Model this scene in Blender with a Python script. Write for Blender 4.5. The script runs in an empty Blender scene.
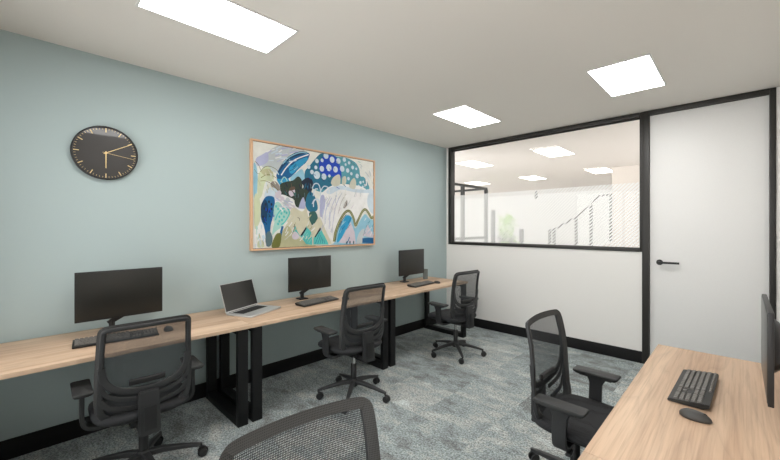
import bpy, bmesh, math, random
from mathutils import Vector, Matrix
random.seed(7)
PI = math.pi
scn = bpy.context.scene
COL = scn.collection

# ------------------------------------------------------------------ materials
def srgb(r, g, b):
    f = lambda c: (c/255/12.92) if c/255 <= .04045 else ((c/255+.055)/1.055)**2.4
    return (f(r), f(g), f(b), 1)
def mat(name, col, rough=.5, metal=0, spec=.5, bump=0, bscale=200, coat=0):
    m = bpy.data.materials.new(name); m.use_nodes = True
    n = m.node_tree.nodes; l = m.node_tree.links; b = n['Principled BSDF']
    b.inputs['Base Color'].default_value = col; b.inputs['Roughness'].default_value = rough
    b.inputs['Metallic'].default_value = metal; b.inputs['Specular IOR Level'].default_value = spec
    b.inputs['Coat Weight'].default_value = coat
    tc = n.new('ShaderNodeTexCoord'); no = n.new('ShaderNodeTexNoise'); no.inputs['Scale'].default_value = bscale
    l.new(tc.outputs['Object'], no.inputs['Vector'])
    # slight procedural variation of the colour
    mx = n.new('ShaderNodeMix'); mx.data_type = 'RGBA'; mx.blend_type = 'MULTIPLY'
    mx.inputs['Factor'].default_value = .06
    mx.inputs[6].default_value = col; l.new(no.outputs['Fac'], mx.inputs[7]); l.new(mx.outputs[2], b.inputs['Base Color'])
    if bump:
        bp = n.new('ShaderNodeBump'); bp.inputs['Strength'].default_value = bump; bp.inputs['Distance'].default_value = .002
        l.new(no.outputs['Fac'], bp.inputs['Height']); l.new(bp.outputs['Normal'], b.inputs['Normal'])
    return m
def emit(name, col, s):
    m = bpy.data.materials.new(name); m.use_nodes = True
    n = m.node_tree.nodes; n.clear(); e = n.new('ShaderNodeEmission'); o = n.new('ShaderNodeOutputMaterial')
    e.inputs['Color'].default_value = col; e.inputs['Strength'].default_value = s
    m.node_tree.links.new(e.outputs[0], o.inputs[0]); return m

def node_math(n, l, op, a, b=None, c=None):
    m = n.new('ShaderNodeMath'); m.operation = op
    for i, v in enumerate((a, b, c)):
        if v is None: continue
        if isinstance(v, (int, float)): m.inputs[i].default_value = v
        else: l.new(v, m.inputs[i])
    return m.outputs[0]

M = {}
M['teal'] = mat('teal_paint', srgb(172, 187, 187), .75, spec=.25, bump=.05, bscale=300)
M['white_wall'] = mat('white_paint', srgb(236, 234, 230), .7, spec=.25, bump=.04, bscale=300)
M['ceiling'] = mat('ceiling_paint', srgb(232, 227, 220), .85, spec=.2)
M['ceiling_warm'] = mat('warm_ceiling_paint', srgb(220, 214, 209), .85, spec=.2)
M['pale_floor'] = mat('pale_vinyl_floor', srgb(232, 231, 228), .6)
M['white_far'] = mat('bright_white_paint', srgb(250, 250, 248), .8, spec=.1)
M['door'] = mat('door_paint', srgb(234, 233, 231), .45, spec=.3)
M['frame_black'] = mat('black_frame', srgb(34, 32, 28), .45)
M['skirting'] = mat('black_skirting', srgb(16, 16, 17), .6, spec=.3)
M['steel_black'] = mat('black_powder_steel', srgb(17, 18, 19), .55, spec=.3, bump=.1, bscale=900)
M['plastic'] = mat('charcoal_plastic', srgb(43, 44, 45), .48, bump=.08, bscale=800)
M['plastic_dark'] = mat('black_plastic', srgb(26, 26, 27), .45, bump=.05, bscale=800)
M['plastic_grey'] = mat('grey_plastic', srgb(62, 61, 59), .5)
M['pad'] = mat('arm_pad_rubber', srgb(46, 47, 47), .6, bump=.1, bscale=600)
M['chrome'] = mat('chrome', srgb(190, 190, 190), .15, metal=1)
M['alu'] = mat('aluminium', srgb(196, 196, 194), .32, metal=.5)
M['screen'] = mat('screen_glass', srgb(34, 34, 31), .28, spec=.5)
M['keycap'] = mat('keycap', srgb(104, 101, 96), .5)
M['keycap_dark'] = mat('keycap_dark', srgb(30, 30, 31), .5)
M['kb_body'] = mat('keyboard_body', srgb(32, 31, 29), .5)
M['gold'] = mat('brass', srgb(222, 196, 140), .35, metal=.3)
M['clock_face'] = mat('clock_face', srgb(42, 39, 37), .38, coat=.3)
M['pale_oak'] = mat('pale_oak_frame', srgb(214, 172, 136), .5, bscale=60)
M['light_frame'] = mat('white_trim', srgb(225, 224, 222), .5)
M['light'] = emit('light_diffuser', (1, .985, .97, 1), 18.0)
M['light_far'] = emit('light_diffuser_far', (1, .97, .93, 1), 9.0)
M['tumbler'] = mat('smoked_tumbler', srgb(120, 128, 126), .15)
M['leaf'] = mat('leaf_green', srgb(170, 225, 50), .5)
M['leaf_dark'] = mat('leaf_dark', srgb(50, 62, 34), .5)
M['dark_metal'] = mat('dark_metal', srgb(26, 25, 23), .5)
M['white_soft'] = mat('white_laminate', srgb(236, 235, 232), .6)
M['beige'] = mat('beige_paint', srgb(224, 216, 208), .7)

def wood():
    m = bpy.data.materials.new('oak_laminate'); m.use_nodes = True
    n = m.node_tree.nodes; l = m.node_tree.links; b = n['Principled BSDF']
    tc = n.new('ShaderNodeTexCoord')
    def noise(scale, mp, det=4, rough=.5, dist=0):
        mpn = n.new('ShaderNodeMapping'); mpn.inputs['Scale'].default_value = mp
        l.new(tc.outputs['Object'], mpn.inputs['Vector'])
        no = n.new('ShaderNodeTexNoise'); no.inputs['Scale'].default_value = scale
        no.inputs['Detail'].default_value = det; no.inputs['Roughness'].default_value = rough
        no.inputs['Distortion'].default_value = dist
        l.new(mpn.outputs[0], no.inputs['Vector']); return no.outputs['Fac']
    # cathedral figure: rings of a stretched noise field
    field = noise(1.0, (5.5, .55, 1), 2, .4, .4)
    rings = node_math(n, l, 'FRACT', node_math(n, l, 'MULTIPLY', field, 15))
    r1 = n.new('ShaderNodeValToRGB'); r1.color_ramp.elements[0].color = (.62, .62, .62, 1); r1.color_ramp.elements[1].color = (1, 1, 1, 1)
    r1.color_ramp.elements[0].position = 0; r1.color_ramp.elements[1].position = .35
    e = r1.color_ramp.elements.new(1.0); e.color = (.80, .80, .80, 1)
    l.new(rings, r1.inputs[0])
    fine = noise(1.0, (130, 3.0, 1), 3, .6)
    broad = noise(1.0, (9, .5, 1), 3, .5)
    cr = n.new('ShaderNodeValToRGB')
    cr.color_ramp.elements[0].color = srgb(180, 148, 121); cr.color_ramp.elements[0].position = .3
    cr.color_ramp.elements[1].color = srgb(218, 191, 164); cr.color_ramp.elements[1].position = .7
    l.new(broad, cr.inputs[0])
    mx = n.new('ShaderNodeMix'); mx.data_type = 'RGBA'; mx.blend_type = 'MULTIPLY'; mx.inputs['Factor'].default_value = .38
    l.new(cr.outputs[0], mx.inputs[6]); l.new(r1.outputs[0], mx.inputs[7])
    cf = n.new('ShaderNodeValToRGB'); cf.color_ramp.elements[0].color = (.6, .58, .56, 1); cf.color_ramp.elements[0].position = .3
    cf.color_ramp.elements[1].color = (1, 1, 1, 1); cf.color_ramp.elements[1].position = .55
    l.new(fine, cf.inputs[0])
    mx2 = n.new('ShaderNodeMix'); mx2.data_type = 'RGBA'; mx2.blend_type = 'MULTIPLY'; mx2.inputs['Factor'].default_value = .5
    l.new(mx.outputs[2], mx2.inputs[6]); l.new(cf.outputs[0], mx2.inputs[7])
    l.new(mx2.outputs[2], b.inputs['Base Color'])
    b.inputs['Roughness'].default_value = .5; b.inputs['Specular IOR Level'].default_value = .3
    return m
M['wood'] = wood()

def carpet():
    m = bpy.data.materials.new('carpet_tiles'); m.use_nodes = True
    n = m.node_tree.nodes; l = m.node_tree.links; b = n['Principled BSDF']
    tc = n.new('ShaderNodeTexCoord')
    sep = n.new('ShaderNodeSeparateXYZ'); l.new(tc.outputs['Object'], sep.inputs[0])
    T = .5
    fx = node_math(n, l, 'FLOOR', node_math(n, l, 'DIVIDE', sep.outputs[0], T))
    fy = node_math(n, l, 'FLOOR', node_math(n, l, 'DIVIDE', sep.outputs[1], T))
    cmb = n.new('ShaderNodeCombineXYZ'); l.new(fx, cmb.inputs[0]); l.new(fy, cmb.inputs[1])
    wn = n.new('ShaderNodeTexWhiteNoise'); wn.noise_dimensions = '3D'; l.new(cmb.outputs[0], wn.inputs['Vector'])
    def noise(scale, det, rough, vec=None, dist=0, seedshift=None):
        no = n.new('ShaderNodeTexNoise'); no.inputs['Scale'].default_value = scale; no.inputs['Detail'].default_value = det
        no.inputs['Roughness'].default_value = rough; no.inputs['Distortion'].default_value = dist
        l.new(vec or tc.outputs['Object'], no.inputs['Vector']); return no.outputs['Fac']
    # each tile samples its own shifted patch of the blotchy print
    va = n.new('ShaderNodeVectorMath'); va.operation = 'SCALE'; l.new(wn.outputs['Color'], va.inputs[0]); va.inputs['Scale'].default_value = 9
    vb = n.new('ShaderNodeVectorMath'); vb.operation = 'ADD'; l.new(tc.outputs['Object'], vb.inputs[0]); l.new(va.outputs[0], vb.inputs[1])
    mp = n.new('ShaderNodeMapping'); mp.inputs['Scale'].default_value = (1, 1.6, 1); l.new(vb.outputs[0], mp.inputs['Vector'])
    blot = noise(5, 5, .62, mp.outputs[0])
    tone = noise(75, 3, .85)
    cloud = noise(26, 3, .7)
    s = node_math(n, l, 'ADD', node_math(n, l, 'MULTIPLY', blot, 1.15), node_math(n, l, 'MULTIPLY', wn.outputs['Value'], .22))
    s = node_math(n, l, 'ADD', s, node_math(n, l, 'MULTIPLY', cloud, .35))
    s = node_math(n, l, 'ADD', s, -.36)
    cr = n.new('ShaderNodeValToRGB'); els = cr.color_ramp.elements
    els[0].position = .25; els[0].color = srgb(128, 131, 130)
    els[1].position = .78; els[1].color = srgb(196, 204, 202)
    e = els.new(.48); e.color = srgb(158, 168, 168)
    e = els.new(.62); e.color = srgb(176, 178, 174)
    l.new(s, cr.inputs[0])
    ct = n.new('ShaderNodeValToRGB'); ct.color_ramp.elements[0].position = .38; ct.color_ramp.elements[0].color = (.22, .22, .22, 1)
    ct.color_ramp.elements[1].position = .62; ct.color_ramp.elements[1].color = (1.5, 1.5, 1.5, 1)
    l.new(tone, ct.inputs[0])
    mx = n.new('ShaderNodeMix'); mx.data_type = 'RGBA'; mx.blend_type = 'MULTIPLY'; mx.inputs['Factor'].default_value = .8
    l.new(cr.outputs[0], mx.inputs[6]); l.new(ct.outputs[0], mx.inputs[7])
    l.new(mx.outputs[2], b.inputs['Base Color'])
    b.inputs['Roughness'].default_value = .95; b.inputs['Specular IOR Level'].default_value = .1
    bp = n.new('ShaderNodeBump'); bp.inputs['Strength'].default_value = .7; bp.inputs['Distance'].default_value = .004
    l.new(tone, bp.inputs['Height']); l.new(bp.outputs['Normal'], b.inputs['Normal'])
    return m
M['carpet'] = carpet()

def weave(name, col, px, pz, tx, tz, holes=True):
    """woven net: threads of width tx/tz (fraction) every px/pz metres, see-through between when holes"""
    m = bpy.data.materials.new(name); m.use_nodes = True
    n = m.node_tree.nodes; l = m.node_tree.links; b = n['Principled BSDF']; out = n['Material Output']
    tc = n.new('ShaderNodeTexCoord'); sep = n.new('ShaderNodeSeparateXYZ'); l.new(tc.outputs['Object'], sep.inputs[0])
    fx = node_math(n, l, 'FRACT', node_math(n, l, 'DIVIDE', sep.outputs[0], px))
    fz = node_math(n, l, 'FRACT', node_math(n, l, 'DIVIDE', sep.outputs[2], pz))
    hx = node_math(n, l, 'GREATER_THAN', fx, tx); hz = node_math(n, l, 'GREATER_THAN', fz, tz)
    hole = node_math(n, l, 'MULTIPLY', hx, hz)
    b.inputs['Roughness'].default_value = .75; b.inputs['Specular IOR Level'].default_value = .3
    if holes:
        b.inputs['Base Color'].default_value = col
        tr = n.new('ShaderNodeBsdfTransparent'); ms = n.new('ShaderNodeMixShader')
        l.new(hole, ms.inputs[0]); l.new(b.outputs[0], ms.inputs[1]); l.new(tr.outputs[0], ms.inputs[2]); l.new(ms.outputs[0], out.inputs[0])
    else:
        mx = n.new('ShaderNodeMix'); mx.data_type = 'RGBA'
        mx.inputs[6].default_value = col; mx.inputs[7].default_value = tuple(c*.35 for c in col[:3])+(1,)
        l.new(hole, mx.inputs[0]); l.new(mx.outputs[2], b.inputs['Base Color'])
        bp = n.new('ShaderNodeBump'); bp.inputs['Strength'].default_value = .5; bp.inputs['Distance'].default_value = .001; bp.invert = True
        l.new(hole, bp.inputs['Height']); l.new(bp.outputs['Normal'], b.inputs['Normal'])
    return m
M['mesh'] = weave('chair_mesh', srgb(56, 59, 62), .0046, .0056, .38, .40)
M['sleeve'] = weave('mesh_sleeve', srgb(76, 76, 75), .0048, .0062, .55, .5, holes=False)
M['seat_fabric'] = weave('seat_fabric', srgb(46, 47, 49), .003, .003, .6, .6, holes=False)

def glass():
    m = bpy.data.materials.new('clear_glass'); m.use_nodes = True
    n = m.node_tree.nodes; l = m.node_tree.links; n.clear()
    t = n.new('ShaderNodeBsdfTransparent'); t.inputs[0].default_value = (.985, .99, .985, 1)
    g = n.new('ShaderNodeBsdfGlossy'); g.inputs['Roughness'].default_value = 0
    f = n.new('ShaderNodeFresnel'); f.inputs[0].default_value = 1.25
    ms = n.new('ShaderNodeMixShader'); o = n.new('ShaderNodeOutputMaterial')
    l.new(f.outputs[0], ms.inputs[0]); l.new(t.outputs[0], ms.inputs[1]); l.new(g.outputs[0], ms.inputs[2]); l.new(ms.outputs[0], o.inputs[0])
    return m
M['glass'] = glass()

def film():
    """white privacy film printed as close diagonal stripes with narrow clear gaps"""
    m = bpy.data.materials.new('striped_privacy_film'); m.use_nodes = True
    n = m.node_tree.nodes; l = m.node_tree.links; n.clear()
    tc = n.new('ShaderNodeTexCoord'); sep = n.new('ShaderNodeSeparateXYZ'); l.new(tc.outputs['Object'], sep.inputs[0])
    d = node_math(n, l, 'ADD', node_math(n, l, 'MULTIPLY', sep.outputs[0], -1.0), sep.outputs[2])
    f = node_math(n, l, 'FRACT', node_math(n, l, 'DIVIDE', d, .040))
    gap = node_math(n, l, 'GREATER_THAN', f, .68)
    df = n.new('ShaderNodeBsdfDiffuse'); df.inputs[0].default_value = (.82, .83, .835, 1)
    tl = n.new('ShaderNodeBsdfTranslucent'); tl.inputs[0].default_value = (.82, .83, .835, 1)
    a = n.new('ShaderNodeMixShader'); a.inputs[0].default_value = .5
    l.new(df.outputs[0], a.inputs[1]); l.new(tl.outputs[0], a.inputs[2])
    tr = n.new('ShaderNodeBsdfTransparent')
    ms = n.new('ShaderNodeMixShader'); o = n.new('ShaderNodeOutputMaterial')
    l.new(gap, ms.inputs[0]); l.new(a.outputs[0], ms.inputs[1]); l.new(tr.outputs[0], ms.inputs[2]); l.new(ms.outputs[0], o.inputs[0])
    return m
M['film'] = film()

# ------------------------------------------------------------------ mesh helpers
class MB:
    def __init__(s): s.bm = bmesh.new()
    def _xf(s, verts, mtx):
        if mtx is not None: bmesh.ops.transform(s.bm, matrix=mtx, verts=verts)
    def box(s, x0, x1, y0, y1, z0, z1, bev=0, seg=2, mtx=None):
        r = bmesh.ops.create_cube(s.bm, size=1); v = r['verts']
        for q in v:
            q.co = Vector((x0+(q.co.x+.5)*(x1-x0), y0+(q.co.y+.5)*(y1-y0), z0+(q.co.z+.5)*(z1-z0)))
        if bev:
            e = list({e for q in v for e in q.link_edges})
            r = bmesh.ops.bevel(s.bm, geom=e+v, offset=bev, segments=seg, profile=.6, affect='EDGES')
            v = list({q for f in r['faces'] for q in f.verts})
        s._xf(v, mtx); return s
    def sweep(s, pts, sec, up=(0, 0, 1), closed=False, scales=None, caps=True, mtx=None):
        """sweep the section sec [(a,b)] along pts; a runs sideways, b along 'up'"""
        P = [Vector(p) for p in pts]; n = len(P); rings = []
        for i, p in enumerate(P):
            if closed: t = P[(i+1) % n]-P[i-1]
            else: t = P[min(i+1, n-1)]-P[max(i-1, 0)]
            t.normalize()
            u = up[i] if isinstance(up, list) else up
            u = Vector(u); side = t.cross(u)
            if side.length < 1e-4: side = t.cross(Vector((1, 0, 0)))
            side.normalize(); u = side.cross(t).normalized()
            k = scales[i] if scales else 1
            if not isinstance(k, tuple): k = (k, k)
            rings.append([s.bm.verts.new(p+side*a*k[0]+u*b*k[1]) for a, b in sec])
        m = len(sec)
        for i in range(n if closed else n-1):
            A, B = rings[i], rings[(i+1) % n]
            for j in range(m): s.bm.faces.new((A[j], A[(j+1) % m], B[(j+1) % m], B[j]))
        if not closed and caps:
            s.bm.faces.new(rings[0][::-1]); s.bm.faces.new(rings[-1])
        s._xf([v for r in rings for v in r], mtx); return s
    def lathe(s, prof, c=(0, 0, 0), seg=24, mtx=None):
        """prof [(r,z)] around z through c"""
        rings = []
        for r, z in prof:
            rings.append([s.bm.verts.new((c[0]+r*math.cos(2*PI*k/seg), c[1]+r*math.sin(2*PI*k/seg), c[2]+z)) for k in range(seg)])
        for A, B in zip(rings, rings[1:]):
            for k in range(seg): s.bm.faces.new((A[k], A[(k+1) % seg], B[(k+1) % seg], B[k]))
        s.bm.faces.new(rings[0][::-1]); s.bm.faces.new(rings[-1])
        s._xf([v for r in rings for v in r], mtx); return s
    def prism(s, pts, y0, y1, mtx=None):
        """closed outline (x,z) extruded along y"""
        A = [s.bm.verts.new((x, y0, z)) for x, z in pts]; B = [s.bm.verts.new((x, y1, z)) for x, z in pts]
        s.bm.faces.new(A); s.bm.faces.new(B[::-1]); m = len(pts)
        for j in range(m): s.bm.faces.new((A[j], B[j], B[(j+1) % m], A[(j+1) % m]))
        s._xf(A+B, mtx); return s
    def loft(s, loops, mtx=None):
        R = [[s.bm.verts.new(p) for p in L] for L in loops]; m = len(R[0])
        for A, B in zip(R, R[1:]):
            for j in range(m): s.bm.faces.new((A[j], A[(j+1) % m], B[(j+1) % m], B[j]))
        s.bm.faces.new(R[0][::-1]); s.bm.faces.new(R[-1])
        s._xf([v for r in R for v in r], mtx); return s
    def build(s, name, m, parent=None, smooth=35):
        bmesh.ops.recalc_face_normals(s.bm, faces=s.bm.faces)
        me = bpy.data.meshes.new(name); s.bm.to_mesh(me); s.bm.free()
        for mm in (m if isinstance(m, list) else [m]): me.materials.append(mm)
        if smooth:
            me.shade_smooth(); me.set_sharp_from_angle(angle=math.radians(smooth))
        o = bpy.data.objects.new(name, me); COL.objects.link(o)
        if parent: o.parent = parent
        return o
def ell(a, b, n=10): return [(a*math.cos(2*PI*k/n), b*math.sin(2*PI*k/n)) for k in range(n)]
def rrect(a, b, r, n=3):
    o = []
    for cx, cy, t0 in ((a-r, b-r, 0), (-a+r, b-r, PI/2), (-a+r, -b+r, PI), (a-r, -b+r, 1.5*PI)):
        for k in range(n+1): t = t0+PI/2*k/n; o.append((cx+r*math.cos(t), cy+r*math.sin(t)))
    return o
def catmull(P, n=6, closed=False):
    P = [Vector(p) for p in P]; N = len(P); out = []
    for i in range(N if closed else N-1):
        if closed: a, b, c, d = P[i-1], P[i], P[(i+1) % N], P[(i+2) % N]
        else: a, b, c, d = P[max(i-1, 0)], P[i], P[i+1], P[min(i+2, N-1)]
        for k in range(n):
            t = k/n
            out.append(.5*((2*b)+(c-a)*t+(2*a-5*b+4*c-d)*t*t+(3*b-a-3*c+d)*t**3))
    if not closed: out.append(P[-1])
    return out
def thing(name, label, cat, loc=(0, 0, 0), rz=0, group=None):
    o = bpy.data.objects.new(name, None); COL.objects.link(o); o.empty_display_size = .1
    o.location = loc; o.rotation_euler = (0, 0, rz); o['label'] = label; o['category'] = cat
    if group: o['group'] = group
    return o
def tag(o, label, cat, group=None):
    o['label'] = label; o['category'] = cat
    if group: o['group'] = group
    return o
def struct(o): o['kind'] = 'structure'; return o
def copy_tree(o, parent=None):
    c = o.copy(); COL.objects.link(c)
    if parent: c.parent = parent
    for ch in [x for x in o.children]: copy_tree(ch, c)
    return c

# ------------------------------------------------------------------ dimensions (metres)
W, H = 3.66, 2.70            # room width (x), ceiling height; glazed wall at y=0, teal wall at x=0
YR = -5.12                   # rear wall behind the camera
SK = .125                    # skirting height
DX0, DX1, DX2 = 2.551, 2.613, 3.494   # mullion, door opening
GZ0, GZ1 = 1.196, 2.655

# ------------------------------------------------------------------ room shell
struct(MB().box(-.12, W+.12, YR-.1, .06, -.1, 0).build('floor', M['carpet'], smooth=0))
struct(MB().box(-9, 10, .06, 9, -.1, 0).build('floor', M['pale_floor'], smooth=0))
struct(MB().box(-9, 4.9, 8.9, 9, 0, H).build('wall_far', M['white_far'], smooth=0))
struct(MB().box(-.12, W+.12, YR-.1, .08, H, H+.1).build('ceiling', M['ceiling'], smooth=0))
struct(MB().box(-9, 10, .08, 9, H, H+.1).build('ceiling', M['ceiling_warm'], smooth=0))
struct(MB().box(-.12, 0, YR, .12, 0, H).build('wall_left', M['teal'], smooth=0))
b = MB()
b.box(-.12, W, YR-.1, YR, 0, .55); b.box(-.12, W, YR-.1, YR, 2.35, H)
b.box(-.12, .25, YR-.1, YR, .55, 2.35); b.box(3.45, W, YR-.1, YR, .55, 2.35)
struct(b.build('wall_rear', M['white_wall'], smooth=0))
# unseen window added behind the viewer to give soft fill light
fill_win = struct(MB().box(.29, 3.41, YR-.055, YR-.045, .59, 2.31).build('fill_window', M['glass'], smooth=0))
b = MB()
for x in (.25, 1.30, 2.36, 3.41): b.box(x, x+.04, YR-.08, YR-.02, .55, 2.35)
b.box(.25, 3.45, YR-.08, YR-.02, .55, .59); b.box(.25, 3.45, YR-.08, YR-.02, 2.31, 2.35)
b.build('window_frame', M['frame_black'], fill_win, smooth=0)  # frame of the added fill-light window
struct(MB().box(W, W+.12, YR-.1, .12, 0, H).build('wall_right', M['white_wall'], smooth=0))
b = MB()
b.box(0, .042, 0, .1, 0, H)                     # white strip beside the teal wall
b.box(.042, DX0, 0, .1, 0, GZ0)                 # solid lower half
b.box(3.533, W, 0, .1, 0, H)                    # strip beside the door
struct(b.build('wall_back', M['white_wall'], smooth=0))
struct(MB().box(0, .014, YR, 0, 0, SK, .003).build('baseboard_left', M['skirting']))
b = MB().box(.014, DX0, -.014, 0, 0, SK, .003)
struct(b.build('baseboard_back', M['skirting']))
struct(MB().box(W-.014, W, YR, -.014, 0, SK, .003).build('baseboard_right', M['skirting']))

# interior window: black metal frame, clear pane, privacy film
win = struct(MB().box(.088, 2.530, .072, .082, 1.227, 2.66).build('window_1', M['glass'], smooth=0))
b = MB()
b.box(.042, .090, -.012, .1, GZ0, H-.001, .003)
b.box(2.528, DX0, -.006, .1, GZ0, H-.001, .003)
b.box(.090, 2.528, -.012, .1, GZ0, 1.228, .003)
b.box(.090, 2.528, -.012, .1, 2.657, H-.001, .003)
b.box(.090, 2.528, .055, .068, 2.640, 2.657, .002)
b.box(.090, 2.528, .055, .068, 1.228, 1.238, .002)
b.build('window_frame', M['frame_black'], win)
b = MB(); b.bm.faces.new([b.bm.verts.new(p) for p in ((.091, .0835, 1.229), (2.527, .0835, 1.229), (2.527, .0835, 1.955), (.091, .0835, 1.955))])
b.build('privacy_film', M['film'], win, smooth=0)

# door leaf, frame and lever handle
door = struct(MB().box(DX1+.003, DX2-.003, .022, .066, .006, 2.648, .002).build('door_1', M['door']))
b = MB()
b.box(DX0, DX1, -.014, .1, 0, H-.001, .003)
b.box(DX2, 3.533, -.014, .1, 0, H-.001, .003)
b.box(DX1, DX2, -.014, .1, 2.652, H-.001, .003)
b.build('door_frame', M['frame_black'], door)
hx, hz = 2.700, 1.094
toY = Matrix.Rotation(PI/2, 4, 'X')          # z axis -> -y
hd = MB().lathe([(.001, 0), (.027, 0), (.029, .003), (.029, .009), (.026, .012), (.012, .012), (.0105, .045), (.001, .046)],
    seg=28, mtx=Matrix.Translation((hx, .0225, hz)) @ toY)
hd.sweep([(hx-.004, -.022, hz), (hx+.03, -.024, hz), (hx+.1, -.022, hz), (hx+.165, -.020, hz)], rrect(.0095, .0105, .005), up=(0, 0, 1))
hd.build('door_handle', M['plastic_dark'], door)

# ------------------------------------------------------------------ ceiling lights (regular grid, carried on beyond the glass)
def ceiling_light(x, y, label, group, mt='light'):
    t = thing('ceiling_light', label, 'ceiling light', (x, y, H), 0, group)
    w, d = .200, .378
    b = MB()
    for sx in (-1, 1):
        b.box(sx*(w+.004)-.006, sx*(w+.004)+.006, -d-.01, d+.01, -.007, -.0005)
    for sy in (-1, 1):
        b.box(-w+.002, w-.002, sy*(d+.004)-.006, sy*(d+.004)+.006, -.007, -.0005)
    b.build('frame', M['light_frame'], t, smooth=0)
    MB().box(-w+.002, w-.002, -d+.002, d-.002, -.005, -.001).build('diffuser', M[mt], t, smooth=0)
    return t
R_ = 'ceiling light panels in the room'; F_ = 'ceiling light panels beyond the glass'
ceiling_light(1.11, -3.83, 'large bright ceiling light panel nearest the clock wall, cut by the top edge', 'ceiling light panels in the room')
ceiling_light(1.11, -1.15, 'small-looking ceiling light panel near the left end of the glazed partition', R_)
ceiling_light(2.64, -1.15, 'bright ceiling light panel in front of the door and mullion', R_)
ceiling_light(2.64, -3.83, 'ceiling light panel overhead above the right-hand desk', R_)
ceiling_light(1.11, 1.47, 'middle ceiling light panel beyond the glass, nearest the top of the window', F_, 'light_far')
ceiling_light(-.43, 1.55, 'ceiling light panel beyond the glass beside the left window frame', F_, 'light_far')
ceiling_light(1.11, 4.22, 'rightmost ceiling light panel beyond the glass', F_, 'light_far')
ceiling_light(-.43, 4.32, 'small ceiling light panel beyond the glass, above the pendant', F_, 'light_far')
ceiling_light(-2.0, 4.32, 'low ceiling light panel beyond the glass, just above the black partition frame', F_, 'light_far')

# ------------------------------------------------------------------ desks
def desk(name_y0, name_y1, x0, x1, label, group):
    """wall desk running along y; legs are closed rectangular hoops near each end"""
    yc = (name_y0+name_y1)/2; L = (name_y1-name_y0)/2
    t = thing('desk', label, 'desk', ((x0+x1)/2, yc, 0), 0, group)
    w = (x1-x0)/2
    MB().box(-w, w, -L+.0008, L-.0008, .715, .74, .0015).build('tabletop', M['wood'], t)
    for s in (-1, 1):
        ya = s*(L-.017)-.0375-s*.0375; yb = ya+.075
        b = MB()
        X = w-.022 if x0 < 1 else w-.03
        for sx in (-1, 1):
            b.box(sx*(X-.02)-.02, sx*(X-.02)+.02, ya, yb, 0.001, .7145, .002)
        b.box(-X+.04, X-.04, ya, yb, .001, .056, .002)
        b.box(-X+.04, X-.04, ya, yb, .675, .7145, .002)
        b.build('leg_frame', M['steel_black'], t)
    return t
G = 'oak-topped desks along the teal wall'
desk(-4.95, -3.47, .015, .717, 'oak-topped desk below the clock with the widescreen monitor on it', G)
desk(-3.47, -1.99, .015, .717, 'middle oak-topped desk under the painting with laptop and monitor', G)
desk(-1.99, -.51, .015, .717, 'farthest oak-topped desk along the teal wall, with the tumbler', G)
G = 'oak-topped desks along the right wall'
desk(-3.387, -1.907, 2.942, W-.015, 'oak-topped desk at the right wall carrying keyboard, mouse and edge-on monitor', G)
desk(-4.867, -3.387, 2.942, W-.015, 'oak-topped desk at the bottom right corner, nearest the viewer', G)

# ------------------------------------------------------------------ office chair (faces +y, origin on the floor)
BP = [(.40, -.115), (.46, -.135), (.53, -.155), (.62, -.163), (.72, -.166), (.82, -.175), (.90, -.190), (.96, -.206)]
def by(x, z):
    for (z0, y0), (z1, y1) in zip(BP, BP[1:]):
        if z <= z1 or z1 == BP[-1][0]:
            t = max(0, min(1.2, (z-z0)/(z1-z0))); y = y0+(y1-y0)*t; break
    return y + .55*x*x
def outline(ins=0, n=5):
    half = [(0, .946), (.10, .945), (.176, .942), (.193, .936), (.2005, .920), (.204, .84), (.208, .74), (.212, .63),
            (.211, .54), (.200, .478), (.165, .444), (.10, .430), (0, .425)]
    pts = half+[(-x, z) for x, z in half[-2:0:-1]]
    P = catmull([(x, z, 0) for x, z in pts], n, True)
    out = []
    N = len(P)
    for i in range(N):
        t = (P[(i+1) % N]-P[i-1]).normalized(); nx, nz = t.y, -t.x      # outward is (-t.z...) for clockwise path
        out.append((P[i].x+nx*ins, P[i].y+nz*ins))
    return out
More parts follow.
